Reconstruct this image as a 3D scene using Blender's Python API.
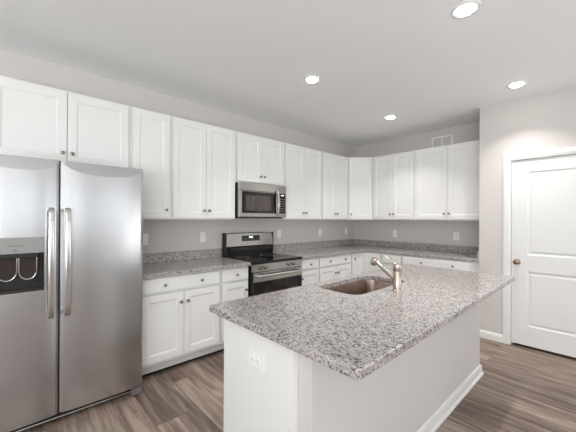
import bpy, bmesh, math
from mathutils import Vector, Matrix

for o in list(bpy.data.objects):
    bpy.data.objects.remove(o, do_unlink=True)
S = bpy.context.scene
COL = S.collection
PI = math.pi

# ------------------------------------------------------------------ camera
CAM = dict(loc=(3.2828, -4.6702, 1.3848), yaw=47.2692, pitch=0.0781, roll=0.2975, f=301.4535, shy=2.2837)
cd = bpy.data.cameras.new('camera')
cam = bpy.data.objects.new('camera', cd)
COL.objects.link(cam)
ya, pa, ra = (math.radians(CAM[k]) for k in ('yaw', 'pitch', 'roll'))
fw = Vector((-math.sin(ya) * math.cos(pa), math.cos(ya) * math.cos(pa), math.sin(pa)))
rt0 = Vector((math.cos(ya), math.sin(ya), 0))
up0 = rt0.cross(fw)
rt = rt0 * math.cos(ra) + up0 * math.sin(ra)
up = up0 * math.cos(ra) - rt0 * math.sin(ra)
M = Matrix((rt, up, -fw)).transposed().to_4x4()
M.translation = Vector(CAM['loc'])
cam.matrix_world = M
cd.sensor_fit = 'HORIZONTAL'
cd.sensor_width = 36.0
cd.lens = 36.0 * CAM['f'] / 576.0
cd.shift_y = CAM['shy'] / 576.0
cd.clip_start = 0.02
S.camera = cam

# ------------------------------------------------------------------ world, daylight, exposure
W = bpy.data.worlds.new('world')
S.world = W
W.use_nodes = True
wb = W.node_tree.nodes['Background']
wb.inputs[0].default_value = (0.86, 0.93, 1.0, 1)
wb.inputs[1].default_value = 1.0
S.view_settings.view_transform = 'Standard'
S.view_settings.look = 'None'
S.view_settings.gamma = 1.0
S.view_settings.use_curve_mapping = False
S.view_settings.exposure = 0.18


def area(name, loc, direction, sx, sy, power, color=(1, 1, 1), shape='RECTANGLE', spread=None):
    l = bpy.data.lights.new(name, 'AREA')
    l.shape = shape
    l.size = sx
    l.size_y = sy
    l.energy = power
    l.color = color
    if spread:
        l.spread = spread
    o = bpy.data.objects.new(name, l)
    COL.objects.link(o)
    o.location = loc
    o.rotation_euler = Vector(direction).to_track_quat('-Z', 'Z' if abs(direction[2]) < .9 else 'Y').to_euler()
    return o


RX, RY, ZC = 7.0, -8.6, 2.7135     # room extents behind the camera, ceiling height
DAY = (0.955, 0.985, 1.0)
# daylight outside the windows behind the camera, with added fill lights among it
area('daylight_rear', (3.6, RY - .25, 1.25), (0, 1, 0.0), 3.4, 2.2, 8, DAY)
area('daylight_right', (RX + .2, -2.25, 1.6), (-1, 0, 0.0), 2.1, 1.35, 11, DAY)
area('daylight_right_far', (RX + .2, -4.45, 1.6), (-1, 0, 0.0), 2.1, 1.35, 11, DAY)
area('added_fill_right_rear', (RX + .2, -7.0, 1.6), (-1, 0, 0.0), 2.2, 1.35, 60, DAY)  # added fill through an unseen window, lifts island wall and base fronts
area('added_dining_fill', (5.4, -1.5, .9), (-.6, -.42, .75), 2.2, 1.6, 22, DAY)  # unseen fill light added to brighten island wall and far corner
# unseen soft fill light added behind the camera, aimed up at the ceiling
area('added_bounce_fill', (4.5, -7.0, 1.15), (-.25, .36, 1.0), 3.0, 2.0, 145, DAY)
CAN_POWER = 6.2

# ------------------------------------------------------------------ materials
def srgb(r, g, b):
    f = lambda c: (c / 255) / 12.92 if c / 255 <= .04045 else (((c / 255) + .055) / 1.055) ** 2.4
    return (f(r), f(g), f(b), 1)


def mat(name, color=(.8, .8, .8, 1), rough=.5, metal=0.0, **kw):
    m = bpy.data.materials.new(name)
    m.use_nodes = True
    p = m.node_tree.nodes['Principled BSDF']
    p.inputs['Base Color'].default_value = color
    p.inputs['Roughness'].default_value = rough
    p.inputs['Metallic'].default_value = metal
    for k, v in kw.items():
        p.inputs[k.replace('_', ' ')].default_value = v
    return m


def N(m, t, **kw):
    n = m.node_tree.nodes.new(t)
    for k, v in kw.items():
        setattr(n, k, v)
    return n


def L(m, a, b):
    m.node_tree.links.new(a, b)


def noise_tint(m, scale, amt, col, bump=0.0, stretch=None, rough_var=None):
    """slight procedural tone variation + fine bump on a principled material"""
    p = m.node_tree.nodes['Principled BSDF']
    g = N(m, 'ShaderNodeNewGeometry')
    mp = N(m, 'ShaderNodeMapping')
    if stretch:
        mp.inputs['Scale'].default_value = stretch
    L(m, g.outputs['Position'], mp.inputs['Vector'])
    nz = N(m, 'ShaderNodeTexNoise')
    nz.inputs['Scale'].default_value = scale
    nz.inputs['Detail'].default_value = 4
    L(m, mp.outputs[0], nz.inputs['Vector'])
    cr = N(m, 'ShaderNodeValToRGB')
    cr.color_ramp.elements[0].position = .3
    cr.color_ramp.elements[1].position = .7
    cr.color_ramp.elements[0].color = tuple(c * (1 - amt) for c in col[:3]) + (1,)
    cr.color_ramp.elements[1].color = tuple(min(1, c * (1 + amt)) for c in col[:3]) + (1,)
    L(m, nz.outputs['Fac'], cr.inputs[0])
    L(m, cr.outputs[0], p.inputs['Base Color'])
    if bump:
        b = N(m, 'ShaderNodeBump')
        b.inputs['Strength'].default_value = bump
        b.inputs['Distance'].default_value = .002
        L(m, nz.outputs['Fac'], b.inputs['Height'])
        L(m, b.outputs[0], p.inputs['Normal'])
    if rough_var:
        mr = N(m, 'ShaderNodeMapRange')
        mr.inputs['To Min'].default_value = rough_var[0]
        mr.inputs['To Max'].default_value = rough_var[1]
        L(m, nz.outputs['Fac'], mr.inputs['Value'])
        L(m, mr.outputs[0], p.inputs['Roughness'])
    return m


def paint(name, col, rough, scale=60, amt=.008, bump=.02):
    return noise_tint(mat(name, col, rough), scale, amt, col, bump)


def granite():
    m = mat('speckled_granite', rough=.16)
    p = m.node_tree.nodes['Principled BSDF']
    g = N(m, 'ShaderNodeNewGeometry')
    # warp so the grains are not perfectly polygonal
    wn = N(m, 'ShaderNodeTexNoise')
    wn.inputs['Scale'].default_value = 90
    L(m, g.outputs['Position'], wn.inputs['Vector'])
    vm = N(m, 'ShaderNodeVectorMath', operation='SCALE')
    vm.inputs['Scale'].default_value = .012
    L(m, wn.outputs['Color'], vm.inputs[0])
    va = N(m, 'ShaderNodeVectorMath', operation='ADD')
    L(m, g.outputs['Position'], va.inputs[0])
    L(m, vm.outputs[0], va.inputs[1])
    v1 = N(m, 'ShaderNodeTexVoronoi')
    v1.inputs['Scale'].default_value = 150
    L(m, va.outputs[0], v1.inputs['Vector'])
    s1 = N(m, 'ShaderNodeSeparateColor')
    L(m, v1.outputs['Color'], s1.inputs[0])
    r1 = N(m, 'ShaderNodeValToRGB')
    r1.color_ramp.interpolation = 'CONSTANT'
    els = [(0, srgb(128, 123, 122)), (.12, srgb(156, 150, 148)), (.32, srgb(170, 164, 161)), (.58, srgb(184, 177, 174)), (.80, srgb(199, 193, 190)), (.93, srgb(172, 165, 163))]
    cr = r1.color_ramp
    while len(cr.elements) < len(els):
        cr.elements.new(.5)
    for e, (pos, c) in zip(cr.elements, els):
        e.position = pos
        e.color = c
    L(m, s1.outputs[0], r1.inputs[0])
    v2 = N(m, 'ShaderNodeTexVoronoi')
    v2.inputs['Scale'].default_value = 135
    L(m, va.outputs[0], v2.inputs['Vector'])
    s2 = N(m, 'ShaderNodeSeparateColor')
    L(m, v2.outputs['Color'], s2.inputs[0])
    # dark specks gathered in loose clusters
    cl = N(m, 'ShaderNodeTexNoise')
    cl.inputs['Scale'].default_value = 28
    cl.inputs['Detail'].default_value = 3
    L(m, g.outputs['Position'], cl.inputs['Vector'])
    th = N(m, 'ShaderNodeMapRange')
    th.inputs['From Min'].default_value = .35
    th.inputs['From Max'].default_value = .7
    th.inputs['To Min'].default_value = .02
    th.inputs['To Max'].default_value = .30
    L(m, cl.outputs['Fac'], th.inputs['Value'])
    lt = N(m, 'ShaderNodeMath', operation='LESS_THAN')
    L(m, s2.outputs[0], lt.inputs[0])
    L(m, th.outputs[0], lt.inputs[1])
    mx = N(m, 'ShaderNodeMix', data_type='RGBA')
    L(m, lt.outputs[0], mx.inputs['Factor'])
    L(m, r1.outputs[0], mx.inputs['A'])
    mx.inputs['B'].default_value = srgb(84, 80, 81)
    L(m, mx.outputs['Result'], p.inputs['Base Color'])
    return m


def planks():
    m = mat('vinyl_plank_floor', rough=.36)
    p = m.node_tree.nodes['Principled BSDF']
    g = N(m, 'ShaderNodeNewGeometry')
    br = N(m, 'ShaderNodeTexBrick')
    br.offset = .37
    br.offset_frequency = 3
    br.inputs['Color1'].default_value = (0, 0, 0, 1)
    br.inputs['Color2'].default_value = (1, 1, 1, 1)
    br.inputs['Mortar'].default_value = (.5, .5, .5, 1)
    br.inputs['Scale'].default_value = 1.0
    br.inputs['Mortar Size'].default_value = .0014
    br.inputs['Mortar Smooth'].default_value = .3
    br.inputs['Brick Width'].default_value = 1.22
    br.inputs['Row Height'].default_value = .152
    L(m, g.outputs['Position'], br.inputs['Vector'])
    sc = N(m, 'ShaderNodeSeparateColor')
    L(m, br.outputs['Color'], sc.inputs[0])
    w = N(m, 'ShaderNodeMath', operation='MULTIPLY')
    w.inputs[1].default_value = 37
    L(m, sc.outputs[0], w.inputs[0])

    def grain(stretch, scale, detail, dist=0):
        mp = N(m, 'ShaderNodeMapping')
        mp.inputs['Scale'].default_value = stretch
        L(m, g.outputs['Position'], mp.inputs['Vector'])
        nz = N(m, 'ShaderNodeTexNoise', noise_dimensions='4D')
        nz.inputs['Scale'].default_value = scale
        nz.inputs['Detail'].default_value = detail
        nz.inputs['Distortion'].default_value = dist
        L(m, mp.outputs[0], nz.inputs['Vector'])
        L(m, w.outputs[0], nz.inputs['W'])
        return nz
    g1 = grain((1.0, 11, 1), 2.2, 5, .6)
    g2 = grain((2.0, 60, 1), 3.0, 4, .2)
    ad = N(m, 'ShaderNodeMath', operation='MULTIPLY_ADD')
    L(m, g2.outputs['Fac'], ad.inputs[0])
    ad.inputs[1].default_value = .3
    L(m, g1.outputs['Fac'], ad.inputs[2])
    a2 = N(m, 'ShaderNodeMath', operation='MULTIPLY_ADD')
    L(m, sc.outputs[0], a2.inputs[0])
    a2.inputs[1].default_value = .22
    L(m, ad.outputs[0], a2.inputs[2])
    cr = N(m, 'ShaderNodeValToRGB')
    els = [(.46, srgb(66, 52, 44)), (.62, srgb(106, 89, 78)), (.78, srgb(136, 118, 105)), (.95, srgb(168, 151, 137))]
    while len(cr.color_ramp.elements) < len(els):
        cr.color_ramp.elements.new(.5)
    for e, (pos, c) in zip(cr.color_ramp.elements, els):
        e.position = pos
        e.color = c
    L(m, a2.outputs[0], cr.inputs[0])
    mx = N(m, 'ShaderNodeMix', data_type='RGBA')
    L(m, br.outputs['Fac'], mx.inputs['Factor'])
    L(m, cr.outputs[0], mx.inputs['A'])
    mx.inputs['B'].default_value = srgb(66, 54, 48)
    L(m, mx.outputs['Result'], p.inputs['Base Color'])
    b = N(m, 'ShaderNodeBump')
    b.inputs['Strength'].default_value = .12
    b.inputs['Distance'].default_value = .002
    L(m, ad.outputs[0], b.inputs['Height'])
    L(m, b.outputs[0], p.inputs['Normal'])
    return m


def emis(name, color, strength):
    m = mat(name, color, .5)
    p = m.node_tree.nodes['Principled BSDF']
    p.inputs['Emission Color'].default_value = color
    p.inputs['Emission Strength'].default_value = strength
    return m


def clear_glass():
    m = bpy.data.materials.new('window_glass')
    m.use_nodes = True
    nt = m.node_tree
    nt.nodes.remove(nt.nodes['Principled BSDF'])
    t = N(m, 'ShaderNodeBsdfTransparent')
    gl = N(m, 'ShaderNodeBsdfGlossy')
    gl.inputs['Roughness'].default_value = .02
    mx = N(m, 'ShaderNodeMixShader')
    mx.inputs[0].default_value = .07
    L(m, t.outputs[0], mx.inputs[1])
    L(m, gl.outputs[0], mx.inputs[2])
    L(m, mx.outputs[0], nt.nodes['Material Output'].inputs['Surface'])
    return m


def brushed(name, col, rough, stretch, bump=.03):
    return noise_tint(mat(name, col, rough, 1.0), 40, .02, col, bump, stretch, (rough - .03, rough + .05))


MW = paint('greige_wall_paint', srgb(210, 205, 202), .75, 120, .006, .03)
MCE = paint('ceiling_paint', srgb(244, 245, 245), .85, 90, .006, .03)
MTRIM = paint('white_trim_paint', srgb(230, 230, 228), .38)
MCAB = paint('white_cabinet_paint', srgb(236, 236, 234), .38)
MCABIN = mat('cabinet_seam_shade', srgb(205, 203, 199), .6)
MTOE = paint('white_toe_kick', srgb(226, 224, 220), .5)
MGR = granite()
MFL = planks()
MSTEEL = brushed('brushed_steel', srgb(204, 204, 205), .25, (1, 1, 14), 0)
for _n in MSTEEL.node_tree.nodes:
    if _n.type == 'MAP_RANGE':
        _n.inputs['To Min'].default_value, _n.inputs['To Max'].default_value = .245, .265
MSTEELH = brushed('polished_steel', srgb(214, 213, 212), .2, (8, 8, 1))
MSTEELW = brushed('warm_range_steel', srgb(184, 180, 177), .2, (1, 14, 14))
MSINK = brushed('sink_steel', srgb(170, 154, 144), .24, (1, 14, 1))
MNICK = brushed('warm_nickel', srgb(188, 174, 163), .26, (10, 10, 1))
MRKNOB = mat('range_knob_steel', srgb(150, 144, 139), .25, 1.0)
MFOOT = mat('dark_grey_plastic', srgb(112, 110, 109), .5)
MKNOB = mat('pewter_knob', srgb(150, 142, 132), .3, 1.0)
MDKNOB = mat('door_knob_bronze', srgb(160, 138, 122), .28, 1.0)
MBLACK = noise_tint(mat('black_plastic', srgb(24, 23, 23), .4), 200, .1, srgb(24, 23, 23), .02)
MGLOSS = mat('black_ceramic_glass', srgb(12, 11, 12), .06)
MOVEN = mat('oven_window_glass', srgb(40, 32, 30), .08)
MMWIN = noise_tint(mat('microwave_window_mesh', srgb(74, 66, 63), .12), 3, .4, srgb(74, 66, 63), 0, (1, 14, 1))
MTOESHADOW = mat('toe_shadow_black', srgb(14, 13, 13), .8)  # near-black colour for the contact shadow under the toe kicks
MGREY = mat('grey_plastic', srgb(150, 150, 148), .45)
MPADDLE = mat('dispenser_paddle_dark', srgb(70, 62, 58), .15, .3)
MPLATE = mat('white_outlet_plastic', srgb(244, 243, 240), .35)
MSLOT = mat('outlet_slot', srgb(120, 118, 116), .6)
MLOUV = mat('vent_louver_grey', srgb(226, 224, 222), .6)
MDISP = emis('display_glow', (.85, .95, 1, 1), 1.2)
MLENS = emis('light_lens', (1, .98, .96, 1), 30)
MGLASS = clear_glass()

# ------------------------------------------------------------------ mesh helpers
def quad(bm, vs):
    try:
        return bm.faces.new(vs)
    except ValueError:
        return None


def box(bm, x0, y0, z0, x1, y1, z1):
    v = [bm.verts.new(p) for p in ((x0, y0, z0), (x1, y0, z0), (x1, y1, z0), (x0, y1, z0), (x0, y0, z1), (x1, y0, z1), (x1, y1, z1), (x0, y1, z1))]
    for f in ((0, 3, 2, 1), (4, 5, 6, 7), (0, 1, 5, 4), (1, 2, 6, 5), (2, 3, 7, 6), (3, 0, 4, 7)):
        bm.faces.new([v[i] for i in f])


def lathe(bm, prof, origin=(0, 0, 0), axis=(0, 0, 1), seg=24, cap0=True, cap1=True):
    """prof: list of (radius, height) revolved about axis"""
    a = Vector(axis).normalized()
    u = a.orthogonal().normalized()
    w = a.cross(u)
    o = Vector(origin)
    rings = []
    for r, h in prof:
        rings.append([bm.verts.new(o + a * h + (u * math.cos(2 * PI * k / seg) + w * math.sin(2 * PI * k / seg)) * r) for k in range(seg)])
    for A, B in zip(rings, rings[1:]):
        for k in range(seg):
            bm.faces.new((A[k], A[(k + 1) % seg], B[(k + 1) % seg], B[k]))
    if cap0:
        bm.faces.new(rings[0][::-1])
    if cap1:
        bm.faces.new(rings[-1])


def sweep(bm, pts, sizes, side, cap=True):
    """rectangular-ish (rounded) section swept along pts; sizes (half_w, half_t); side = fixed width direction"""
    s = Vector(side).normalized()
    P = [Vector(p) for p in pts]
    rings = []
    for i, p in enumerate(P):
        t = (P[min(i + 1, len(P) - 1)] - P[max(i - 1, 0)]).normalized()
        n = t.cross(s).normalized()
        hw, ht = sizes[i] if isinstance(sizes, list) else sizes
        ring = []
        for k in range(16):
            a = 2 * PI * k / 16
            c, d = math.cos(a), math.sin(a)
            ex = .55
            ring.append(bm.verts.new(p + s * hw * math.copysign(abs(c) ** ex, c) + n * ht * math.copysign(abs(d) ** ex, d)))
        rings.append(ring)
    for A, B in zip(rings, rings[1:]):
        for k in range(16):
            bm.faces.new((A[k], A[(k + 1) % 16], B[(k + 1) % 16], B[k]))
    if cap:
        bm.faces.new(rings[0][::-1])
        bm.faces.new(rings[-1])


def extrude_profile(bm, prof, p0, p1, n, upv=(0, 0, 1)):
    """2D profile (out, up) extruded from p0 to p1; n = outward direction"""
    n = Vector(n)
    u = Vector(upv)
    A = [bm.verts.new(Vector(p0) + n * a + u * b) for a, b in prof]
    B = [bm.verts.new(Vector(p1) + n * a + u * b) for a, b in prof]
    k = len(prof)
    for i in range(k):
        bm.faces.new((A[i], A[(i + 1) % k], B[(i + 1) % k], B[i]))
    bm.faces.new(A[::-1])
    bm.faces.new(B)


def obj(name, bm, m, parent=None, bevel=0.0, smooth=False, seg=2, loc=None, rotz=0.0):
    bmesh.ops.recalc_face_normals(bm, faces=bm.faces)
    me = bpy.data.meshes.new(name)
    bm.to_mesh(me)
    bm.free()
    for mm in (m if isinstance(m, (list, tuple)) else [m]):
        me.materials.append(mm)
    o = bpy.data.objects.new(name, me)
    COL.objects.link(o)
    if parent:
        o.parent = parent
    if loc:
        o.location = loc
    o.rotation_euler.z = rotz
    if smooth:
        for p in me.polygons:
            p.use_smooth = True
        me.set_sharp_from_angle(angle=math.radians(40))
    if bevel:
        b = o.modifiers.new('bevel', 'BEVEL')
        b.width = bevel
        b.segments = seg
        b.limit_method = 'ANGLE'
        b.angle_limit = math.radians(40)
    return o


def bx(name, dims, m, parent=None, bevel=.002, **kw):
    bm = bmesh.new()
    box(bm, *dims)
    return obj(name, bm, m, parent, bevel, **kw)


def thing(name, label, cat, loc=(0, 0, 0), rotz=0.0, group=None):
    o = bpy.data.objects.new(name, None)
    o.empty_display_size = .1
    COL.objects.link(o)
    o.location = loc
    o.rotation_euler.z = rotz
    o['label'] = label
    o['category'] = cat
    if group:
        o['group'] = group
    return o


def tag(o, label, cat, group=None):
    o['label'] = label
    o['category'] = cat
    if group:
        o['group'] = group
    return o


def struct(o):
    o['kind'] = 'structure'
    return o


def panel_slab(bm, x0, z0, x1, z1, yf, yb, panels, prof):
    """slab with front face at y=yf (facing -y), back at yb; each panel rectangle gets concentric profile loops (inset, depth)"""
    xs = sorted({x0, x1} | {p[0] for p in panels} | {p[2] for p in panels})
    zs = sorted({z0, z1} | {p[1] for p in panels} | {p[3] for p in panels})
    V = {}

    def v(x, y, z):
        k = (round(x, 5), round(y, 5), round(z, 5))
        if k not in V:
            V[k] = bm.verts.new((x, y, z))
        return V[k]
    for i in range(len(xs) - 1):
        for j in range(len(zs) - 1):
            a, b, c, d = xs[i], zs[j], xs[i + 1], zs[j + 1]
            if any(p[0] - 1e-6 <= a and c <= p[2] + 1e-6 and p[1] - 1e-6 <= b and d <= p[3] + 1e-6 for p in panels):
                continue
            bm.faces.new((v(a, yf, b), v(c, yf, b), v(c, yf, d), v(a, yf, d)))
    for (a, b, c, d) in panels:
        prev = [v(a, yf, b), v(c, yf, b), v(c, yf, d), v(a, yf, d)]
        for ins, dep in prof:
            cur = [v(a + ins, yf + dep, b + ins), v(c - ins, yf + dep, b + ins), v(c - ins, yf + dep, d - ins), v(a + ins, yf + dep, d - ins)]
            for k in range(4):
                bm.faces.new((prev[k], prev[(k + 1) % 4], cur[(k + 1) % 4], cur[k]))
            prev = cur
        bm.faces.new(prev)
    # sides and back
    fr = []
    fr += [v(x, yf, z0) for x in xs] + [v(x1, yf, z) for z in zs[1:]] + [v(x, yf, z1) for x in xs[::-1][1:]] + [v(x0, yf, z) for z in zs[::-1][1:-1]]
    bk = [bm.verts.new((q.co.x, yb, q.co.z)) for q in fr]
    k = len(fr)
    for i in range(k):
        bm.faces.new((fr[i], fr[(i + 1) % k], bk[(i + 1) % k], bk[i]))
    bm.faces.new(bk)


# ------------------------------------------------------------------ setting
X1, D = 2.195, 0.575         # pantry wall: left corner and how far it stands forward of the back wall
bm = bmesh.new(); box(bm, 0, RY, -.1, RX, 0, 0)
struct(obj('floor', bm, MFL))
bm = bmesh.new(); box(bm, -.12, RY - .12, ZC, RX + .12, .12, ZC + .12)
struct(obj('ceiling', bm, MCE))
bm = bmesh.new(); box(bm, -.12, RY - .12, -.1, 0, .12, ZC)
struct(obj('wall_left', bm, MW))
bm = bmesh.new(); box(bm, 0, 0, -.1, RX + .12, .12, ZC)
struct(obj('wall_back', bm, MW))

DX0, DX1, DZ = 2.508, 3.268, 2.036      # pantry door opening
bm = bmesh.new()
box(bm, X1, -D, 0, X1 + .11, 0, ZC)
box(bm, X1 + .11, -D, 0, DX0 - .01, -D + .11, ZC)
box(bm, DX0 - .01, -D, DZ + .012, DX1 + .01, -D + .11, ZC)
box(bm, DX1 + .01, -D, 0, RX, -D + .11, ZC)
struct(obj('wall_pantry', bm, MW))

# right wall with two windows, rear wall with a wide glazed opening (all behind the camera)
def wall_with_holes(name, axis, pos, thick, a0, a1, holes):
    bm = bmesh.new()
    xs = sorted({a0, a1} | {h[0] for h in holes} | {h[2] for h in holes})
    zs = sorted({0, ZC} | {h[1] for h in holes} | {h[3] for h in holes})
    for i in range(len(xs) - 1):
        for j in range(len(zs) - 1):
            a, b, c, d = xs[i], zs[j], xs[i + 1], zs[j + 1]
            if any(h[0] <= a and c <= h[2] and h[1] <= b and d <= h[3] for h in holes):
                continue
            if axis == 'x':
                box(bm, pos, a, b, pos + thick, c, d)
            else:
                box(bm, a, pos, b, c, pos + thick, d)
    struct(obj(name, bm, MW))


HR = [(-8.1, .95, -5.9, 2.25), (-5.5, .95, -3.4, 2.25), (-3.3, .95, -1.2, 2.25)]
HB = [(1.9, .03, 5.3, 2.35)]
wall_with_holes('wall_right', 'x', RX, .12, RY, 0, HR)
wall_with_holes('wall_rear', 'y', RY - .12, .12, 0, RX, HB)


def window(n, axis, pos, h, mull):
    a0, z0, a1, z1 = h
    P = lambda a, d, z: (pos + d, a, z) if axis == 'x' else (a, pos + d, z)

    def bar(bm, a, b, c, d, t0=.02, t1=.08):
        p, q = P(a, t0, b), P(c, t1, d)
        box(bm, *p, *q)
    bm = bmesh.new()
    w = .06
    bar(bm, a0, z0, a0 + w, z1); bar(bm, a1 - w, z0, a1, z1)
    bar(bm, a0 + w, z0, a1 - w, z0 + w); bar(bm, a0 + w, z1 - w, a1 - w, z1)
    for k in range(1, mull):
        x = a0 + (a1 - a0) * k / mull
        bar(bm, x - .035, z0 + w, x + .035, z1 - w)
    f = struct(obj('window_%d' % n, bm, MTRIM, None, .003))
    bm = bmesh.new()
    bar(bm, a0 + w, z0 + w, a1 - w, z1 - w, .048, .052)
    obj('pane', bm, MGLASS, f)


window(1, 'x', RX, HR[0], 2)  # unseen window put in for the right rear fill light
window(2, 'x', RX, HR[1], 2)
window(3, 'x', RX, HR[2], 2)
window(4, 'y', RY - .1, HB[0], 3)

# pantry door, casing and baseboards
BASE = [(0, 0), (.014, 0), (.014, .06), (.010, .072), (.010, .078), (.004, .086), (0, .086)]
bm = bmesh.new()
extrude_profile(bm, BASE, (X1 + .002, -D, 0), (DX0 - .074, -D, 0), (0, -1, 0))
struct(obj('baseboard_pantry', bm, MTRIM))
bm = bmesh.new()
extrude_profile(bm, BASE, (DX1 + .074, -D, 0), (RX, -D, 0), (0, -1, 0))
struct(obj('baseboard_back', bm, MTRIM))

CW = .066
bm = bmesh.new()
cp = [(0, 0), (0, .009), (.012, .012), (.020, .016), (.050, .018), (.058, .016), (CW, .016), (CW, 0)]   # (across from the opening outwards, thickness)
def casing_leg(bm, sx, x, z0, z1):
    A = [bm.verts.new((x + sx * a, -D - b, z0)) for a, b in cp]
    B = [bm.verts.new((x + sx * a, -D - b, z1 + a)) for a, b in cp]
    k = len(cp)
    for i in range(k):
        bm.faces.new((A[i], A[(i + 1) % k], B[(i + 1) % k], B[i]))
    bm.faces.new(A); bm.faces.new(B)
x0c, x1c, zt_c = DX0 - .008, DX1 + .008, DZ + .008
casing_leg(bm, -1, x0c, 0, zt_c)
casing_leg(bm, 1, x1c, 0, zt_c)
A = [bm.verts.new((x0c - a, -D - b, zt_c + a)) for a, b in cp]
B = [bm.verts.new((x1c + a, -D - b, zt_c + a)) for a, b in cp]
k = len(cp)
for i in range(k):
    bm.faces.new((A[i], A[(i + 1) % k], B[(i + 1) % k], B[i]))
bm.faces.new(A); bm.faces.new(B)
# jamb lining
box(bm, DX0 - .0095, -D, 0, DX0 - .003, -D + .11, DZ + .012)
box(bm, DX1 + .003, -D, 0, DX1 + .0095, -D + .11, DZ + .012)
box(bm, DX0 - .003, -D, DZ + .004, DX1 + .003, -D + .11, DZ + .011)
box(bm, DX0 - .003, -D + .052, 0, DX0 + .012, -D + .07, DZ + .004)
struct(obj('trim_1', bm, MTRIM))

bm = bmesh.new()
pm = .135
panel_slab(bm, DX0, .028, DX1, DZ, -D + .012, -D + .047, [(DX0 + pm, .235, DX1 - pm, .83), (DX0 + pm, 1.005, DX1 - pm, 1.905)],
           [(.006, .004), (.016, .009), (.024, .009), (.040, .003)])
door = struct(obj('door_1', bm, MTRIM))
bm = bmesh.new()
kx, kz = DX0 + .05, .925
lathe(bm, [(.0, 0), (.031, 0), (.031, .004), (.026, .008), (.012, .010), (.011, .026), (.018, .032), (.026, .040), (.028, .050), (.026, .060), (.018, .066), (0, .068)],
      (kx, -D + .012, kz), (0, -1, 0), 24, False, False)
obj('door_knob', bm, MDKNOB, door, smooth=True)
bm = bmesh.new()
box(bm, DX0 - .003, -D + .02, kz - .03, DX0 + .001, -D + .045, kz + .03)
obj('latch_plate', bm, MDKNOB, door)
# closet behind the door, dark through the gap under it
bm = bmesh.new()
box(bm, X1 + .11, -.012, 0, RX, -.002, ZC)
struct(obj('trim_2', bm, MW))

# ------------------------------------------------------------------ cabinets
# local frame: width along +x, front towards -y, back on y=0
DOOR_PROF = [(.004, .002), (.010, .0065), (.0115, .0075)]


def knob(parent, x, y, z):
    bm = bmesh.new()
    lathe(bm, [(0.0, 0), (.0085, 0), (.0085, .002), (.0055, .005), (.0055, .011), (.0125, .016), (.0145, .020), (.0135, .025), (.008, .028), (0, .0285)],
          (x, y, z), (0, -1, 0), 16, False, False)
    return obj('knob', bm, MKNOB, parent, smooth=True)


def cab_door(parent, x0, z0, x1, z1, yf, knob_at=None, rail=.058, name='door'):
    bm = bmesh.new()
    panel_slab(bm, x0, z0, x1, z1, yf, yf + .019, [(x0 + rail, z0 + rail, x1 - rail, z1 - rail)], DOOR_PROF)
    d = obj(name, bm, MCAB, parent, .0015)
    if knob_at:
        knob(d, knob_at[0], yf, knob_at[1])
    return d


def drawer(parent, x0, z0, x1, z1, yf, knobs):
    bm = bmesh.new()
    panel_slab(bm, x0, z0, x1, z1, yf, yf + .019, [(x0 + .006, z0 + .006, x1 - .006, z1 - .006)], [(.004, -.0018)])
    d = obj('drawer', bm, MCAB, parent, .0015)
    for kx in knobs:
        knob(d, kx, yf, (z0 + z1) / 2)
    return d


ZU0, ZU1 = 1.372, 2.3965


def upper(label, loc, rotz, w, z0, z1, doors, depth=.31):
    """doors: 1-left knob 'L', 1-right knob 'R', or 2"""
    t = thing('wall_cabinet', label, 'kitchen cabinet', loc, rotz, 'white wall cabinets')
    bx('body', (.0005, -depth, z0, w - .0005, -.001, z1), MCAB, t, .0015)
    yf = -depth - .0225
    e = .017
    a, b = z0 + .016, z1 - .018
    if doors == 2:
        c = w / 2
        cab_door(t, e, a, c - .002, b, yf, (c - .030, a + .077))
        cab_door(t, c + .002, a, w - e, b, yf, (c + .030, a + .077))
    else:
        kx = e + .035 if doors == 'L' else w - e - .035
        cab_door(t, e, a, w - e, b, yf, (kx, a + .077))
    return t


RL = PI / 2    # faces +x (left wall run)
def upL(label, y0, y1, z0, doors):
    return upper(label, (0, y0, 0), RL, y1 - y0, z0, ZU1, doors)


upL('wide short white wall cabinet above the refrigerator', -4.798, -3.874, 1.800, 2)
upL('single-door white wall cabinet just right of the refrigerator', -3.874, -3.503, ZU0, 'R')
upL('tall two-door white wall cabinet between the single-door cabinet and the microwave cabinet', -3.503, -2.758, ZU0, 2)
upL('short two-door white wall cabinet directly above the microwave', -2.758, -2.007, 1.805, 2)
upL('tall two-door white wall cabinet immediately right of the microwave', -2.007, -1.255, ZU0, 2)
upL('narrow-doored white wall cabinet on the range wall touching the angled corner cabinet', -1.255, -.600, ZU0, 2)
# diagonal corner cabinet
t = thing('corner_wall_cabinet', 'single-door white wall cabinet set diagonally across the corner', 'kitchen cabinet', (0, 0, 0), 0, 'white wall cabinets')
bm = bmesh.new()
pts = [(.001, -.001), (.001, -.5995), (.312, -.5995), (.6045, -.312), (.6045, -.001)]
A = [bm.verts.new((x, y, ZU0)) for x, y in pts]
B = [bm.verts.new((x, y, ZU1)) for x, y in pts]
for i in range(5):
    bm.faces.new((A[i], A[(i + 1) % 5], B[(i + 1) % 5], B[i]))
bm.faces.new(A[::-1]); bm.faces.new(B)
obj('body', bm, MCAB, t, .0015)
p0, p1 = Vector((.312, -.5995, 0)), Vector((.6045, -.312, 0))
dvec = (p1 - p0)
wd = dvec.length
ang = math.atan2(dvec.y, dvec.x)
bm = bmesh.new()
a, b = ZU0 + .016, ZU1 - .018
panel_slab(bm, .022, a, wd - .022, b, -.0225, -.0035, [(.022 + .058, a + .058, wd - .022 - .058, b - .058)], DOOR_PROF)
dd = obj('door', bm, MCAB, t, .0015, loc=p0, rotz=ang)
knob(dd, .022 + .035, -.0225, a + .077)

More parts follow.
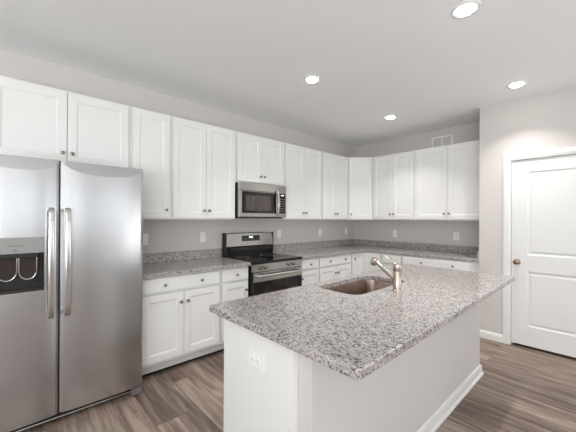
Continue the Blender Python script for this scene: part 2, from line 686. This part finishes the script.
upper('two-door white wall cabinet on the back wall next to the angled corner cabinet', (.605, 0, 0), 0, .698, ZU0, ZU1, 2)
upper('widest two-door white wall cabinet under the air vent beside the pantry wall', (1.303, 0, 0), 0, X1 - 1.303 - .002, ZU0, ZU1, 2)

ZB = .878     # underside of the worktop


def base(label, loc, rotz, w, dk, doors, depth=.585, knobz=None, filler=0.0):
    t = thing('base_cabinet', label, 'kitchen cabinet', loc, rotz, 'white base cabinets')
    bx('body', (.0005, -depth, .112, w + filler - .0005, -.001, ZB - .001), MCAB, t, .0015)
    bx('toe_kick', (.0005, -depth + .065, .026, w + filler - .0005, -.03, .112), MTOE, t, 0)
    bx('toe_shadow_strip', (.002, -depth + .075, 0, w + filler - .002, -.03, .026), MTOESHADOW, t, 0)  # set-back dark strip, draws the contact shadow along the floor
    yf = -depth - .0225
    e = .016
    ztop = ZB - .018
    zd = .735
    if dk is not None:
        drawer(t, e, zd, w - e, ztop, yf, dk)
        z1 = zd - .018
    else:
        z1 = ztop
    z0 = .142
    if doors == 2:
        c = w / 2
        cab_door(t, e, z0, c - .002, z1, yf, (c - .033, z1 - .09))
        cab_door(t, c + .002, z0, w - e, z1, yf, (c + .033, z1 - .09))
    else:
        kx = e + .033 if doors == 'L' else w - e - .033
        cab_door(t, e, z0, w - e, z1, yf, (kx, z1 - .09))
    return t


def baL(label, y0, y1, dk, doors):
    return base(label, (0, y0, 0), RL, y1 - y0, [k - y0 for k in dk], doors)


baL('wide white base cabinet with one two-knob drawer between refrigerator and narrow cabinet', -3.874, -3.107, (-3.669, -3.321), 2)
baL('narrow white base cabinet with one drawer at the left side of the range', -3.107, -2.762, (-2.923,), 'R')
baL('narrow white base cabinet with one drawer at the right side of the range', -2.008, -1.623, (-1.80,), 'L')
baL('wide white base cabinet with two-knob drawer between the range-side cabinet and the corner', -1.623, -.887, (-1.404, -1.061), 2)
# L-shaped corner base with a pair of full-height doors
t = thing('corner_base_cabinet', 'white corner base cabinet with tall drawerless doors in the angle of the worktop', 'kitchen cabinet', (0, 0, 0), 0, 'white base cabinets')
FB = .545    # front of the back-wall carcasses
LP = [(.001, -.001), (.001, -.8865), (.585, -.8865), (.585, -FB), (.9095, -FB), (.9095, -.001)]
bm = bmesh.new()
A = [bm.verts.new((x, y, .112)) for x, y in LP]
B = [bm.verts.new((x, y, ZB - .001)) for x, y in LP]
for i in range(6):
    bm.faces.new((A[i], A[(i + 1) % 6], B[(i + 1) % 6], B[i]))
bm.faces.new(A[::-1]); bm.faces.new(B)
obj('body', bm, MCAB, t, .0015)
bm = bmesh.new()
box(bm, .03, -.8865, .026, .52, -.03, .112); box(bm, .52, -FB + .065, .026, .9095, -.03, .112)
obj('toe_kick', bm, MTOE, t)
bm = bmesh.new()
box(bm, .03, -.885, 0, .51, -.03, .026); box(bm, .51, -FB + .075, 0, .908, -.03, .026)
obj('toe_shadow_strip', bm, MTOESHADOW, t)  # same dark contact-shadow strip around the corner
bm = bmesh.new()
ww = .8865 - FB
panel_slab(bm, .014, .142, ww - .024, ZB - .018, -.0225, -.0035, [(.014 + .05, .2, ww - .024 - .05, ZB - .076)], DOOR_PROF)
dd = obj('door', bm, MCAB, t, .0015, loc=(.585, -.8865, 0), rotz=RL)
knob(dd, .014 + .055, -.0225, .778)
bm = bmesh.new()
panel_slab(bm, .024, .142, .9095 - .585 - .014, ZB - .018, -.0225, -.0035, [(.024 + .05, .2, .9095 - .585 - .014 - .05, ZB - .076)], DOOR_PROF)
obj('door', bm, MCAB, t, .0015, loc=(.585, -FB, 0))

base('white base cabinet on the back wall next to the corner, behind the faucet', (.911, 0, 0), 0, .315, (.162,), 'L', depth=FB)
base('long white base cabinet with two-knob drawer ending at the pantry wall', (1.227, 0, 0), 0, .887, (.285, .68), 2, depth=FB, filler=X1 - 2.114 - .003)

# ------------------------------------------------------------------ worktops
ZT = .914


def slab_from_outline(outer, holes=()):
    bm = bmesh.new()
    edges = []
    for loop in [outer] + list(holes):
        vs = [bm.verts.new((x, y, ZT)) for x, y in loop]
        for i in range(len(vs)):
            edges.append(bm.edges.new((vs[i], vs[(i + 1) % len(vs)])))
    bmesh.ops.triangle_fill(bm, use_beauty=True, use_dissolve=False, edges=edges)
    r = bmesh.ops.extrude_face_region(bm, geom=bm.faces[:])
    for v in [e for e in r['geom'] if isinstance(e, bmesh.types.BMVert)]:
        v.co.z = ZB
    return bm


ct = obj('countertop', slab_from_outline([(.001, -3.874), (.635, -3.874), (.635, -2.759), (.001, -2.759)]), MGR, None, .004)
tag(ct, 'grey speckled granite worktop with upstand between refrigerator and range', 'countertop')
bx('backsplash', (.001, -3.874, ZT, .021, -2.759, 1.016), MGR, ct, .003)
FC = D - .001
ct = obj('countertop', slab_from_outline([(.001, -2.011), (.635, -2.011), (.635, -FC), (X1 - .001, -FC), (X1 - .001, -.001), (.001, -.001)]), MGR, None, .004)
tag(ct, 'L-shaped grey granite worktop running from the range around the corner to the pantry wall', 'countertop')
bm = bmesh.new()
box(bm, .001, -2.011, ZT, .021, -.001, 1.016)
box(bm, .021, -.021, ZT, X1 - .021, -.001, 1.016)
box(bm, X1 - .021, -FC, ZT, X1 - .001, -.001, 1.016)
obj('backsplash', bm, MGR, ct, .003)

# ------------------------------------------------------------------ island
IX0, IX1, IY0, IY1 = 1.789, 2.745, -1.582, -3.872


def rrect(x0, y0, x1, y1, r, n=6):
    out = []
    for cx, cy, a0 in ((x1 - r, y1 - r, 0), (x0 + r, y1 - r, 90), (x0 + r, y0 + r, 180), (x1 - r, y0 + r, 270)):
        for k in range(n + 1):
            a = math.radians(a0 + 90 * k / n)
            out.append((cx + r * math.cos(a), cy + r * math.sin(a)))
    return out


SK = (1.868, -3.105, 2.212, -2.43)
isl = thing('kitchen_island', 'white kitchen island with greige back wall under the speckled granite slab', 'kitchen island', (0, 0, 0))
cab_x0, cab_x1 = 1.851, 2.37
bm = bmesh.new()
# carcass, open above the sink so the basin hangs inside
box(bm, cab_x0, -3.785, .112, cab_x1, -3.20, ZB - .001)
box(bm, cab_x0, -2.33, .112, cab_x1, -1.60, ZB - .001)
box(bm, cab_x0, -3.20, .112, cab_x1, -2.33, .30)
box(bm, cab_x1 - .02, -3.20, .30, cab_x1, -2.33, ZB - .001)
obj('cabinet_body', bm, MCAB, isl, .0015)
bx('toe_kick', (cab_x0 + .06, -3.78, 0, cab_x1, -1.61, .112), MTOE, isl, 0)
bx('end_panel', (1.851, -3.815, 0, 2.393, -3.786, ZB - .001), MCAB, isl, .0015)
# doors and drawers towards the range (face -x)
for (ya, yb, kind) in ((-3.78, -3.21, 'drawer'), (-3.20, -2.33, 'sink'), (-2.32, -1.61, 'drawer')):
    w = yb - ya
    hold = []
    if kind == 'drawer':
        bm = bmesh.new()
        panel_slab(bm, .01, .735, w - .01, ZB - .018, -.0225, -.0035, [(.016, .741, w - .016, ZB - .024)], [(.004, -.0018)])
        d = obj('drawer', bm, MCAB, isl, .0015, loc=(cab_x0, yb, 0), rotz=-PI / 2)
        knob(d, w / 2, -.0225, .797)
        z1 = .717
    else:
        z1 = ZB - .018
    for s0, s1, kx in ((.01, w / 2 - .002, w / 2 - .035), (w / 2 + .002, w - .01, w / 2 + .035)):
        bm = bmesh.new()
        panel_slab(bm, s0, .142, s1, z1, -.0225, -.0035, [(s0 + .058, .2, s1 - .058, z1 - .058)], DOOR_PROF)
        d = obj('door', bm, MCAB, isl, .0015, loc=(cab_x0, yb, 0), rotz=-PI / 2)
        knob(d, kx, -.0225, z1 - .09)
# painted half wall at the seating side
bm = bmesh.new()
box(bm, cab_x1 + .001, -3.784, 0, 2.466, -1.56, ZB - .001)
obj('back_wall', bm, MW, isl, .004)
bm = bmesh.new()
extrude_profile(bm, [(0, 0), (.022, 0), (.016, .010), (.006, .018), (.004, .028), (0, .028)], (2.394, -3.784, ZB - .029), (2.480, -3.784, ZB - .029), (0, -1, 0))
obj('trim_strip', bm, MTRIM, isl, .001)
bm = bmesh.new()
IB = [(0, 0), (.026, 0), (.026, .006), (.020, .016), (.014, .020), (.014, .062), (.011, .074), (.009, .080), (.004, .088), (0, .088)]
n0, n1 = len(IB), 0
def ring(p, nx, ny):
    return [bm.verts.new((p[0] + nx * a, p[1] + ny * a, b)) for a, b in IB]
R = [ring((2.394, -3.784), 0, -1), ring((2.466, -3.784), 1, -1), ring((2.466, -1.56), 1, 1), ring((2.372, -1.56), 0, 1)]
for A, B in zip(R, R[1:]):
    for i in range(n0):
        bm.faces.new((A[i], A[(i + 1) % n0], B[(i + 1) % n0], B[i]))
bm.faces.new(R[0]); bm.faces.new(R[-1])
obj('baseboard', bm, MTRIM, isl)

ict = obj('island_countertop', slab_from_outline([(IX0, IY1), (IX1, IY1), (IX1 - .022, IY0), (IX0, IY0)], [rrect(*SK, .075)]), MGR, None, .005)
tag(ict, 'large rectangular grey speckled granite slab topping the island, cut out for the sink', 'countertop')

# sink
sk = thing('sink', 'undermount brushed steel sink basin set into the island worktop', 'sink', (2.025, -2.767, .68))
bm = bmesh.new()
cx, cy = 2.025, -2.767
loops = []
for ins, z, r in ((-.022, ZB - .002, .09), (-.002, ZB - .002, .077), (0, ZB - .008, .075), (.006, .73, .07), (.014, .70, .065), (.035, .685, .05), (.09, .681, .03), (.16, .680, .02)):
    lp = rrect(SK[0] + ins, SK[1] + ins, SK[2] - ins, SK[3] - ins, r)
    loops.append([bm.verts.new((x - cx, y - cy, z - .68)) for x, y in lp])
for A, B in zip(loops, loops[1:]):
    for i in range(len(A)):
        bm.faces.new((A[i], A[(i + 1) % len(A)], B[(i + 1) % len(A)], B[i]))
bm.faces.new(loops[-1])
o = obj('basin', bm, MSINK, sk, smooth=True)
sm = o.modifiers.new('thickness', 'SOLIDIFY'); sm.thickness = .0015; sm.offset = 0
bm = bmesh.new()
lathe(bm, [(.056, .0008), (.056, .003), (.046, .004), (.04, .001), (0, .001)], (0, 0, 0), (0, 0, 1), 24, True, False)
obj('drain', bm, MSTEELH, sk, smooth=True)

# faucet
FX, FY = 2.318, -2.80
fa = thing('faucet', 'warm nickel single-lever kitchen faucet standing behind the island sink', 'faucet', (FX, FY, ZT))
bm = bmesh.new()
lathe(bm, [(.031, 0), (.031, .005), (.0265, .008), (.0265, .128), (.0250, .130), (.0250, .132), (.0265, .134), (.0265, .176), (.0245, .180), (0, .181)], (0, 0, 0), (0, 0, 1), 28, True, False)
obj('body', bm, MNICK, fa, smooth=True)
bm = bmesh.new()
s0, s1 = Vector((-.012, 0, .070)), Vector((-.158, 0, .176))
dr = (s1 - s0).normalized()
lathe(bm, [(.0125, 0), (.0125, (s1 - s0).length)], s0, dr, 20)
sp = obj('spout', bm, MNICK, fa, smooth=True)
bm = bmesh.new()
h0 = s1 - dr * .004
hd = Vector((-.80, 0, -.18)).normalized()
lathe(bm, [(.0, -.024), (.017, -.022), (.020, -.016), (.020, .024), (.0175, .030), (.012, .031)], s1 + Vector((-.012, 0, .004)), Vector((-.42, 0, -.9)), 20, False, True)
obj('spray_head', bm, MNICK, sp, smooth=True)
bm = bmesh.new()
sweep(bm, [(-.010, 0, .172), (-.035, 0, .190), (-.060, 0, .206), (-.088, 0, .224)], [(.008, .005), (.0065, .004), (.006, .0035), (.0055, .003)], (0, 1, 0))
obj('lever', bm, MNICK, fa, smooth=True)

# ------------------------------------------------------------------ refrigerator
FRY0, FRYS, FRY1, FRX, FRT = -4.812, -4.4225, -3.890, .76, 1.772
fr = thing('refrigerator', 'stainless side-by-side refrigerator with door dispenser at the left edge', 'refrigerator', (0, 0, 0))
bx('case', (.03, FRY0 + .004, .02, .670, FRY1 - .004, FRT - .012), MGREY, fr, .004)


def fridge_door(y0, y1, hole=None):
    """convex stainless door whose sloped top cuts the bulge in a sagging arc"""
    bm = bmesh.new()
    z0, z1 = .066, FRT
    bulge = .014
    ny = 28
    xs = [y0 + (y1 - y0) * k / ny for k in range(ny + 1)]
    if hole:
        xs = sorted({min(xs, key=lambda v: 0) for _ in ()} | set(xs) | {hole[0], hole[2]})
    H = .072

    def bul(y):
        u = 2 * (y - y0) / (y1 - y0) - 1
        return bulge * (1 - abs(u) ** 3.2)
    rnd = .012
    cols = []
    for y in xs:
        bb = bul(y)
        edge = 1 - min(1, min(y - y0, y1 - y) / rnd)
        xf = FRX - bulge + bb - .010 * edge ** 2
        zc = z1 - .012 - H * (bb / bulge)          # crease height
        xt = FRX - bulge - .002 - .010 * edge ** 2
        col = [(xf, z0)]
        zz = [hole[1], hole[3]] if hole else [.9, 1.26]
        col += [(xf, zz[0]), (xf, zz[1]), (xf, zc - .003), (xf - .0012, zc + .004), (xt, z1 - .002), (xt - .01, z1), (FRX - .085, z1)]
        cols.append([bm.verts.new((x, y, z)) for x, z in col])
    for i in range(len(xs) - 1):
        A, B = cols[i], cols[i + 1]
        for k in range(len(A) - 1):
            if hole and k == 1 and hole[0] - 1e-6 <= xs[i] and xs[i + 1] <= hole[2] + 1e-6:
                continue
            bm.faces.new((A[k], B[k], B[k + 1], A[k + 1]))
    # back, bottom and sides
    lo = [bm.verts.new((FRX - .085, y, z0)) for y in xs]
    for i in range(len(xs) - 1):
        bm.faces.new((lo[i], lo[i + 1], cols[i + 1][0], cols[i][0]))
        bm.faces.new((lo[i + 1], lo[i], cols[i][-1], cols[i + 1][-1]))
    bm.faces.new([lo[0]] + cols[0])
    bm.faces.new([lo[-1]] + cols[-1][::-1])
    o = obj('door', bm, MSTEEL, fr, smooth=True)
    o.data.set_sharp_from_angle(angle=math.radians(9))
    return o


HOLE = (-4.758, .912, -4.502, 1.258)
dl = fridge_door(FRY0, FRYS - .004, HOLE)
dr_ = fridge_door(FRYS + .006, FRY1)
dl['label'] = 'freezer door with ice and water dispenser'
for d, hy in ((dl, -4.468), (dr_, -4.379)):
    bm = bmesh.new()
    xb = FRX - .014
    pts = [(xb - .004, hy, 1.444), (xb + .020, hy, 1.443), (xb + .036, hy, 1.430)]
    for k in range(13):
        u = k / 12
        pts.append((xb + .042 + .014 * math.sin(PI * u), hy, 1.41 - (1.41 - .76) * u))
    pts += [(xb + .036, hy, .740), (xb + .020, hy, .727), (xb - .004, hy, .726)]
    sweep(bm, pts, (.0165, .0075), (0, 1, 0))
    obj('handle', bm, MSTEELH, d, smooth=True)
# dispenser
y0, z0, y1, z1 = HOLE
bm = bmesh.new()
xi = FRX - .078
box(bm, xi - .002, y0, z0, xi, y1, z1)                     # back of the niche
box(bm, xi, y0, z0, FRX - .006, y0 + .006, z1)
box(bm, xi, y1 - .006, z0, FRX - .006, y1, z1)
disp = obj('dispenser', bm, MBLACK, fr)
bm = bmesh.new()
zc = 1.157
A = [(FRX - .02, zc), (FRX + .004, zc), (FRX + .002, z1), (FRX - .02, z1)]
VA = [bm.verts.new((x, y0 + .0, z)) for x, z in A]
VB = [bm.verts.new((x, y1 - .0, z)) for x, z in A]
for i in range(4):
    bm.faces.new((VA[i], VA[(i + 1) % 4], VB[(i + 1) % 4], VB[i]))
bm.faces.new(VA); bm.faces.new(VB)
cpn = obj('control_panel', bm, MGREY, disp, .003)
bx('spout_housing', (xi, y0 + .02, zc - .03, FRX - .02, y1 - .03, zc), MBLACK, disp, .003)
for (pa_, pb_) in ((y0 + .03, -4.635), (-4.625, y1 - .035)):
    bm = bmesh.new()
    sweep(bm, [(FRX - .055, (pa_ + pb_) / 2, zc - .02), (FRX - .060, (pa_ + pb_) / 2, zc - .09), (FRX - .068, (pa_ + pb_) / 2, zc - .17)],
          ((pb_ - pa_) / 2, .004), (0, 1, 0))
    obj('paddle', bm, MPADDLE, disp, smooth=True)
    bm = bmesh.new()
    ca, hw = (pa_ + pb_) / 2, (pb_ - pa_) / 2
    path = [(FRX - .046, ca - hw, zc - .02), (FRX - .050, ca - hw, zc - .11)]
    path += [(FRX - .054 - .006 * math.sin(PI * k / 8), ca - hw * math.cos(PI * k / 8), zc - .12 - .055 * math.sin(PI * k / 8)) for k in range(9)]
    path += [(FRX - .050, ca + hw, zc - .11), (FRX - .046, ca + hw, zc - .02)]
    sweep(bm, path, (.004, .004), (1, 0, 0))
    obj('paddle_rim', bm, MSTEELH, disp, smooth=True)
bx('drip_tray', (xi, y0 + .006, z0, FRX - .004, y1 - .006, z0 + .014), MPADDLE, disp, .003)
bm = bmesh.new()
box(bm, FRX + .0025, -4.68, 1.205, FRX + .0042, -4.60, 1.209)
box(bm, FRX + .0035, -4.65, 1.173, FRX + .0052, -4.635, 1.181)
obj('panel_mark', bm, MFOOT, disp)
bx('gap_shade_strip', (.675, FRYS - .0035, .07, FRX - .026, FRYS + .0055, FRT - .004), MBLACK, fr, 0)  # black strip filling the gap between the doors, stands for its shade
# base grille and feet
gr = bx('base_grille', (.62, FRY0 + .01, .022, .715, FRY1 - .01, .062), MBLACK, fr, .002)
bx('lip', (.715, FRY0 + .01, .022, .722, FRY1 - .075, .031), MSTEELH, gr, .002)
for ya_, yb_ in ((FRY1 - .075, FRY1 - .002), (FRY0 + .002, FRY0 + .07)):
    bx('foot', (.66, ya_, .0, .742, yb_, .052), MFOOT, fr, .004)

# ------------------------------------------------------------------ range
RY0, RY1 = -2.756, -2.010
rg = thing('range', 'stainless and black electric range standing between the base cabinets', 'range', (0, 0, 0))
bx('body', (.03, RY0 + .003, .05, .625, RY1 - .003, .888), MBLACK, rg, .003)
for y in (RY0 + .05, RY1 - .05):
    for x in (.1, .55):
        bm = bmesh.new()
        lathe(bm, [(.018, 0), (.018, .05)], (x, y, 0), (0, 0, 1), 12)
        obj('foot', bm, MBLACK, rg)
ck = bx('cooktop', (.085, RY0, .888, .668, RY1, .918), MGLOSS, rg, .006, seg=3)
for (bx_, by_, br_) in ((.50, -2.60, .11), (.50, -2.22, .09), (.25, -2.60, .08), (.25, -2.22, .10)):
    bm = bmesh.new()
    lathe(bm, [(br_, .0001), (br_, .0006), (br_ - .003, .0006), (br_ - .003, .0001)], (bx_, by_, .918), (0, 0, 1), 40, False, False)
    obj('burner_ring', bm, MGREY, ck)
# backguard: black riser and slanted steel console
bg = bx('backguard', (.022, RY0 + .004, .90, .098, RY1 - .004, 1.03), MGLOSS, rg, .004)
bm = bmesh.new()
prof = [(.022, 1.03), (.108, 1.03), (.112, 1.04), (.094, 1.195), (.086, 1.203), (.022, 1.203)]
A = [bm.verts.new((x, RY0 + .010, z)) for x, z in prof]
B = [bm.verts.new((x, RY1 - .010, z)) for x, z in prof]
for i in range(6):
    bm.faces.new((A[i], A[(i + 1) % 6], B[(i + 1) % 6], B[i]))
bm.faces.new(A); bm.faces.new(B)
cs = obj('console', bm, MSTEELW, rg, .003)
for ya_ in (RY0 + .002, RY1 - .010):
    bx('side_cap', (.022, ya_, .93, .112, ya_ + .008, 1.203), MBLACK, rg, .002)
bm = bmesh.new()
xa = lambda z: .112 - (z - 1.04) * (.018 / .155)
q = [(-2.520, 1.098), (-2.240, 1.098), (-2.240, 1.168), (-2.520, 1.168)]
A = [bm.verts.new((xa(z) - .002, y, z)) for y, z in q]
B = [bm.verts.new((xa(z) + .0015, y, z)) for y, z in q]
for i in range(4):
    bm.faces.new((A[i], A[(i + 1) % 4], B[(i + 1) % 4], B[i]))
bm.faces.new(A); bm.faces.new(B)
dp = obj('display', bm, MGLOSS, rg)
bm = bmesh.new()
def dash(y0_, y1_, z0_, z1_):
    vs = [bm.verts.new((xa(z) + .0022, y, z)) for y, z in ((y0_, z0_), (y1_, z0_), (y1_, z1_), (y0_, z1_))]
    bm.faces.new(vs)
for k in range(4):
    yy = -2.408 + k * .014 + (.006 if k > 1 else 0)
    dash(yy, yy + .010, 1.136, 1.158)
obj('clock_digits', bm, MDISP, dp)
bm = bmesh.new()
for k in range(8):
    for zz in (1.112, 1.128):
        yy = -2.505 + k * .034
        dash(yy, yy + .014, zz, zz + .003)
obj('button_marks', bm, MGREY, dp)
# front: control strip with knobs, oven door, drawer
cpn = bx('control_strip', (.62, RY0 + .003, .802, .662, RY1 - .003, .886), MSTEELW, rg, .003)
for ky in (-2.654, -2.590, -2.232, -2.160):
    bm = bmesh.new()
    lathe(bm, [(.021, 0), (.021, .004), (.018, .007), (.0165, .024), (.014, .027), (0, .0275)], (.662, ky, .846), (1, 0, 0), 20, True, False)
    k_ = obj('knob', bm, MRKNOB, rg, smooth=True)
    bx('pointer', (.688, ky - .002, .846, .691, ky + .002, .862), MBLACK, k_, 0)
od = bx('oven_door', (.62, RY0 + .006, .262, .664, RY1 - .006, .796), MBLACK, rg, .004)
bx('steel_band', (.664, RY0 + .006, .695, .668, RY1 - .006, .796), MSTEELW, od, .0015)
bx('glass_front', (.664, RY0 + .006, .285, .668, RY1 - .006, .693), MGLOSS, od, .0015)
bx('window', (.668, -2.60, .40, .6695, -2.20, .655), MOVEN, od, .001)
bm = bmesh.new()
hz = .762
pts = [(.664, RY0 + .045, hz), (.700, RY0 + .045, hz), (.712, RY0 + .06, hz)] + [(.714, RY0 + .1 + k * (RY1 - RY0 - .2) / 8, hz) for k in range(9)] + [(.712, RY1 - .06, hz), (.700, RY1 - .045, hz), (.664, RY1 - .045, hz)]
sweep(bm, pts, (.014, .011), (0, 0, 1))
obj('handle', bm, MSTEELH, od, smooth=True)
bx('drawer', (.62, RY0 + .006, .075, .664, RY1 - .006, .255), MSTEELW, rg, .004)

# ------------------------------------------------------------------ microwave
MY0, MY1, MZ0, MZ1, MXF = -2.754, -2.040, 1.403, 1.800, .385
mw = thing('microwave', 'stainless over-the-range microwave hung under the short wall cabinet', 'microwave', (0, 0, 0))
bx('body', (.003, MY0, MZ0, MXF - .03, MY1, MZ1), MBLACK, mw, .003)
bx('top_grille', (MXF - .03, MY0, 1.712, MXF + .015, MY1, MZ1), MSTEELW, mw, .003)
bx('bottom_vent', (.04, MY0 + .02, MZ0 - .014, MXF - .05, MY1 - .02, MZ0), MBLACK, mw, .003)
md = bx('door', (MXF - .03, MY0, MZ0, MXF + .018, -2.188, 1.709), MSTEELW, mw, .004)
gf = bx('glass_front', (MXF + .018, MY0 + .030, 1.448, MXF + .0205, -2.212, 1.700), MGLOSS, md, .001)
bx('window', (MXF + .0205, MY0 + .075, 1.478, MXF + .0215, -2.300, 1.656), MMWIN, md, .0)
bm = bmesh.new()
hy = -2.204
pts = [(MXF + .016, hy, 1.735), (MXF + .035, hy, 1.728)]
for k in range(11):
    u = k / 10
    pts.append((MXF + .044 + .020 * math.sin(PI * u), hy, 1.715 - .262 * u))
pts += [(MXF + .035, hy, 1.440), (MXF + .016, hy, 1.433)]
sweep(bm, pts, (.014, .007), (0, 1, 0))
obj('handle', bm, MSTEELH, md, smooth=True)
cp2 = bx('control_panel', (MXF - .03, -2.186, MZ0, MXF + .018, MY1, 1.709), MSTEELW, mw, .004)
kp = bx('keypad', (MXF + .018, -2.168, 1.452, MXF + .0205, -2.062, 1.704), MGLOSS, mw, .001)
bx('display', (MXF + .0205, -2.128, 1.672, MXF + .0213, -2.090, 1.686), MDISP, kp, 0)
for r_ in range(6):
    for c_ in range(3):
        yy, zz = -2.152 + c_ * .028, 1.475 + r_ * .030
        bx('key', (MXF + .0204, yy, zz, MXF + .0211, yy + .015, zz + .010), MGREY, kp, 0)

# ------------------------------------------------------------------ outlets, switches, vent
def outlet(label, loc, rotz, kind='duplex', w=.072, h=.117, turned=False):
    t = thing('wall_outlet', label, 'outlet', loc, rotz, 'white wall plates')
    if turned:
        w, h = h, w
    bx('plate', (-w / 2, -.006, -h / 2, w / 2, -.0003, h / 2), MPLATE, t, .0025)
    gangs = [0] if w < .1 or turned else [-.023, .023]
    for gx in gangs:
        if kind == 'rocker':
            bx('rocker', (gx - .0165, -.009, -.033, gx + .0165, -.006, .033), MPLATE, t, .0015)
            continue
        for s in (-1, 1):
            bm = bmesh.new()
            cx_, cz_ = (s * .02, 0) if turned else (gx, s * .02)
            lathe(bm, [(.0165, 0), (.0165, .002), (.015, .0028), (0, .0028)], (cx_, -.006, cz_), (0, -1, 0), 20, False, False)
            f = obj('socket', bm, MPLATE, t, smooth=True)
            bm = bmesh.new()
            for k in (-.006, .006):
                if turned:
                    box(bm, cx_ - .004, -.0092, k - .001, cx_ + .004, -.0087, k + .001)
                else:
                    box(bm, cx_ + k - .001, -.0092, cz_ - .002, cx_ + k + .001, -.0087, cz_ + .006)
            obj('slots', bm, MSLOT, f)
    return t


outlet('white outlet half hidden at the refrigerator edge above the left worktop', (0, -3.648, 1.164), RL)
outlet('white outlet on the wall between refrigerator and range', (0, -2.998, 1.161), RL)
outlet('white outlet on the wall just right of the range backguard', (0, -1.813, 1.163), RL)
outlet('white outlet on the range wall midway between range and corner', (0, -.92, 1.161), RL)
outlet('white switch plate on the range wall close to the room corner', (0, -.212, 1.163), RL, 'rocker')
outlet('white outlet on the back wall nearest the room corner', (.829, 0, 1.153), 0)
outlet('white outlet on the back wall towards the pantry side', (1.76, 0, 1.150), 0, 'duplex', .08, .12)
outlet('white sideways outlet on the white end panel of the island', (2.146, -3.815, .724), 0, turned=True)

vt = thing('air_vent', 'white two-section wall vent grille above the back cabinets', 'vent', (1.56, 0, 2.53))
bm = bmesh.new()
w, h = .145, .083
for a in ((-w, -h, w, -h + .020), (-w, h - .020, w, h), (-w, -h + .020, -w + .020, h - .020), (w - .020, -h + .020, w, h - .020), (-.009, -h + .020, .009, h - .020)):
    box(bm, a[0], -.009, a[1], a[2], -.0005, a[3])
obj('frame', bm, MPLATE, vt, .001)
bm = bmesh.new()
for s in (-1, 1):
    for k in range(9):
        z_ = -h + .026 + k * .0125
        xA, xB = (-w + .020, -.009) if s < 0 else (.009, w - .020)
        vs = [bm.verts.new(p) for p in ((xA, -.006, z_), (xB, -.006, z_), (xB, -.001, z_ + .010), (xA, -.001, z_ + .010))]
        bm.faces.new(vs)
        vs = [bm.verts.new(p) for p in ((xA, -.0065, z_ - .0006), (xA, -.0015, z_ + .0094), (xB, -.0015, z_ + .0094), (xB, -.0065, z_ - .0006))]
        bm.faces.new(vs)
obj('louvers', bm, MLOUV, vt)

# ------------------------------------------------------------------ recessed ceiling lights
def can(label, x, y):
    t = thing('recessed_light', label, 'ceiling light', (x, y, ZC), 0, 'recessed ceiling lights')
    bm = bmesh.new()
    lathe(bm, [(.054, -.001), (.056, -.006), (.066, -.009), (.078, -.007), (.083, -.002), (.083, -.0003)], (0, 0, 0), (0, 0, 1), 40, False, False)
    obj('trim_ring', bm, MTRIM, t, smooth=True)
    bm = bmesh.new()
    lathe(bm, [(.055, -.0005), (.055, -.008), (.050, -.014), (.036, -.018), (0, -.020)], (0, 0, 0), (0, 0, 1), 40, False, False)
    obj('lens', bm, MLENS, t, smooth=True)
    l = bpy.data.lights.new('can_lamp', 'AREA')
    l.shape = 'DISK'
    l.size = .10
    l.energy = CAN_POWER
    l.spread = math.radians(108)
    l.color = (1, .975, .95)
    lo = bpy.data.objects.new('can_lamp', l)
    COL.objects.link(lo)
    lo.parent = t
    lo.location = (0, 0, -.024)


can('recessed ceiling light nearest the camera at the top of the photo', 2.642, -2.564)
can('recessed ceiling light in front of the range cabinets, left of the four', 1.330, -2.564)
can('recessed ceiling light in front of the pantry door wall', 2.630, -1.030)
can('farthest recessed ceiling light, near the room corner and air vent', 1.305, -1.040)
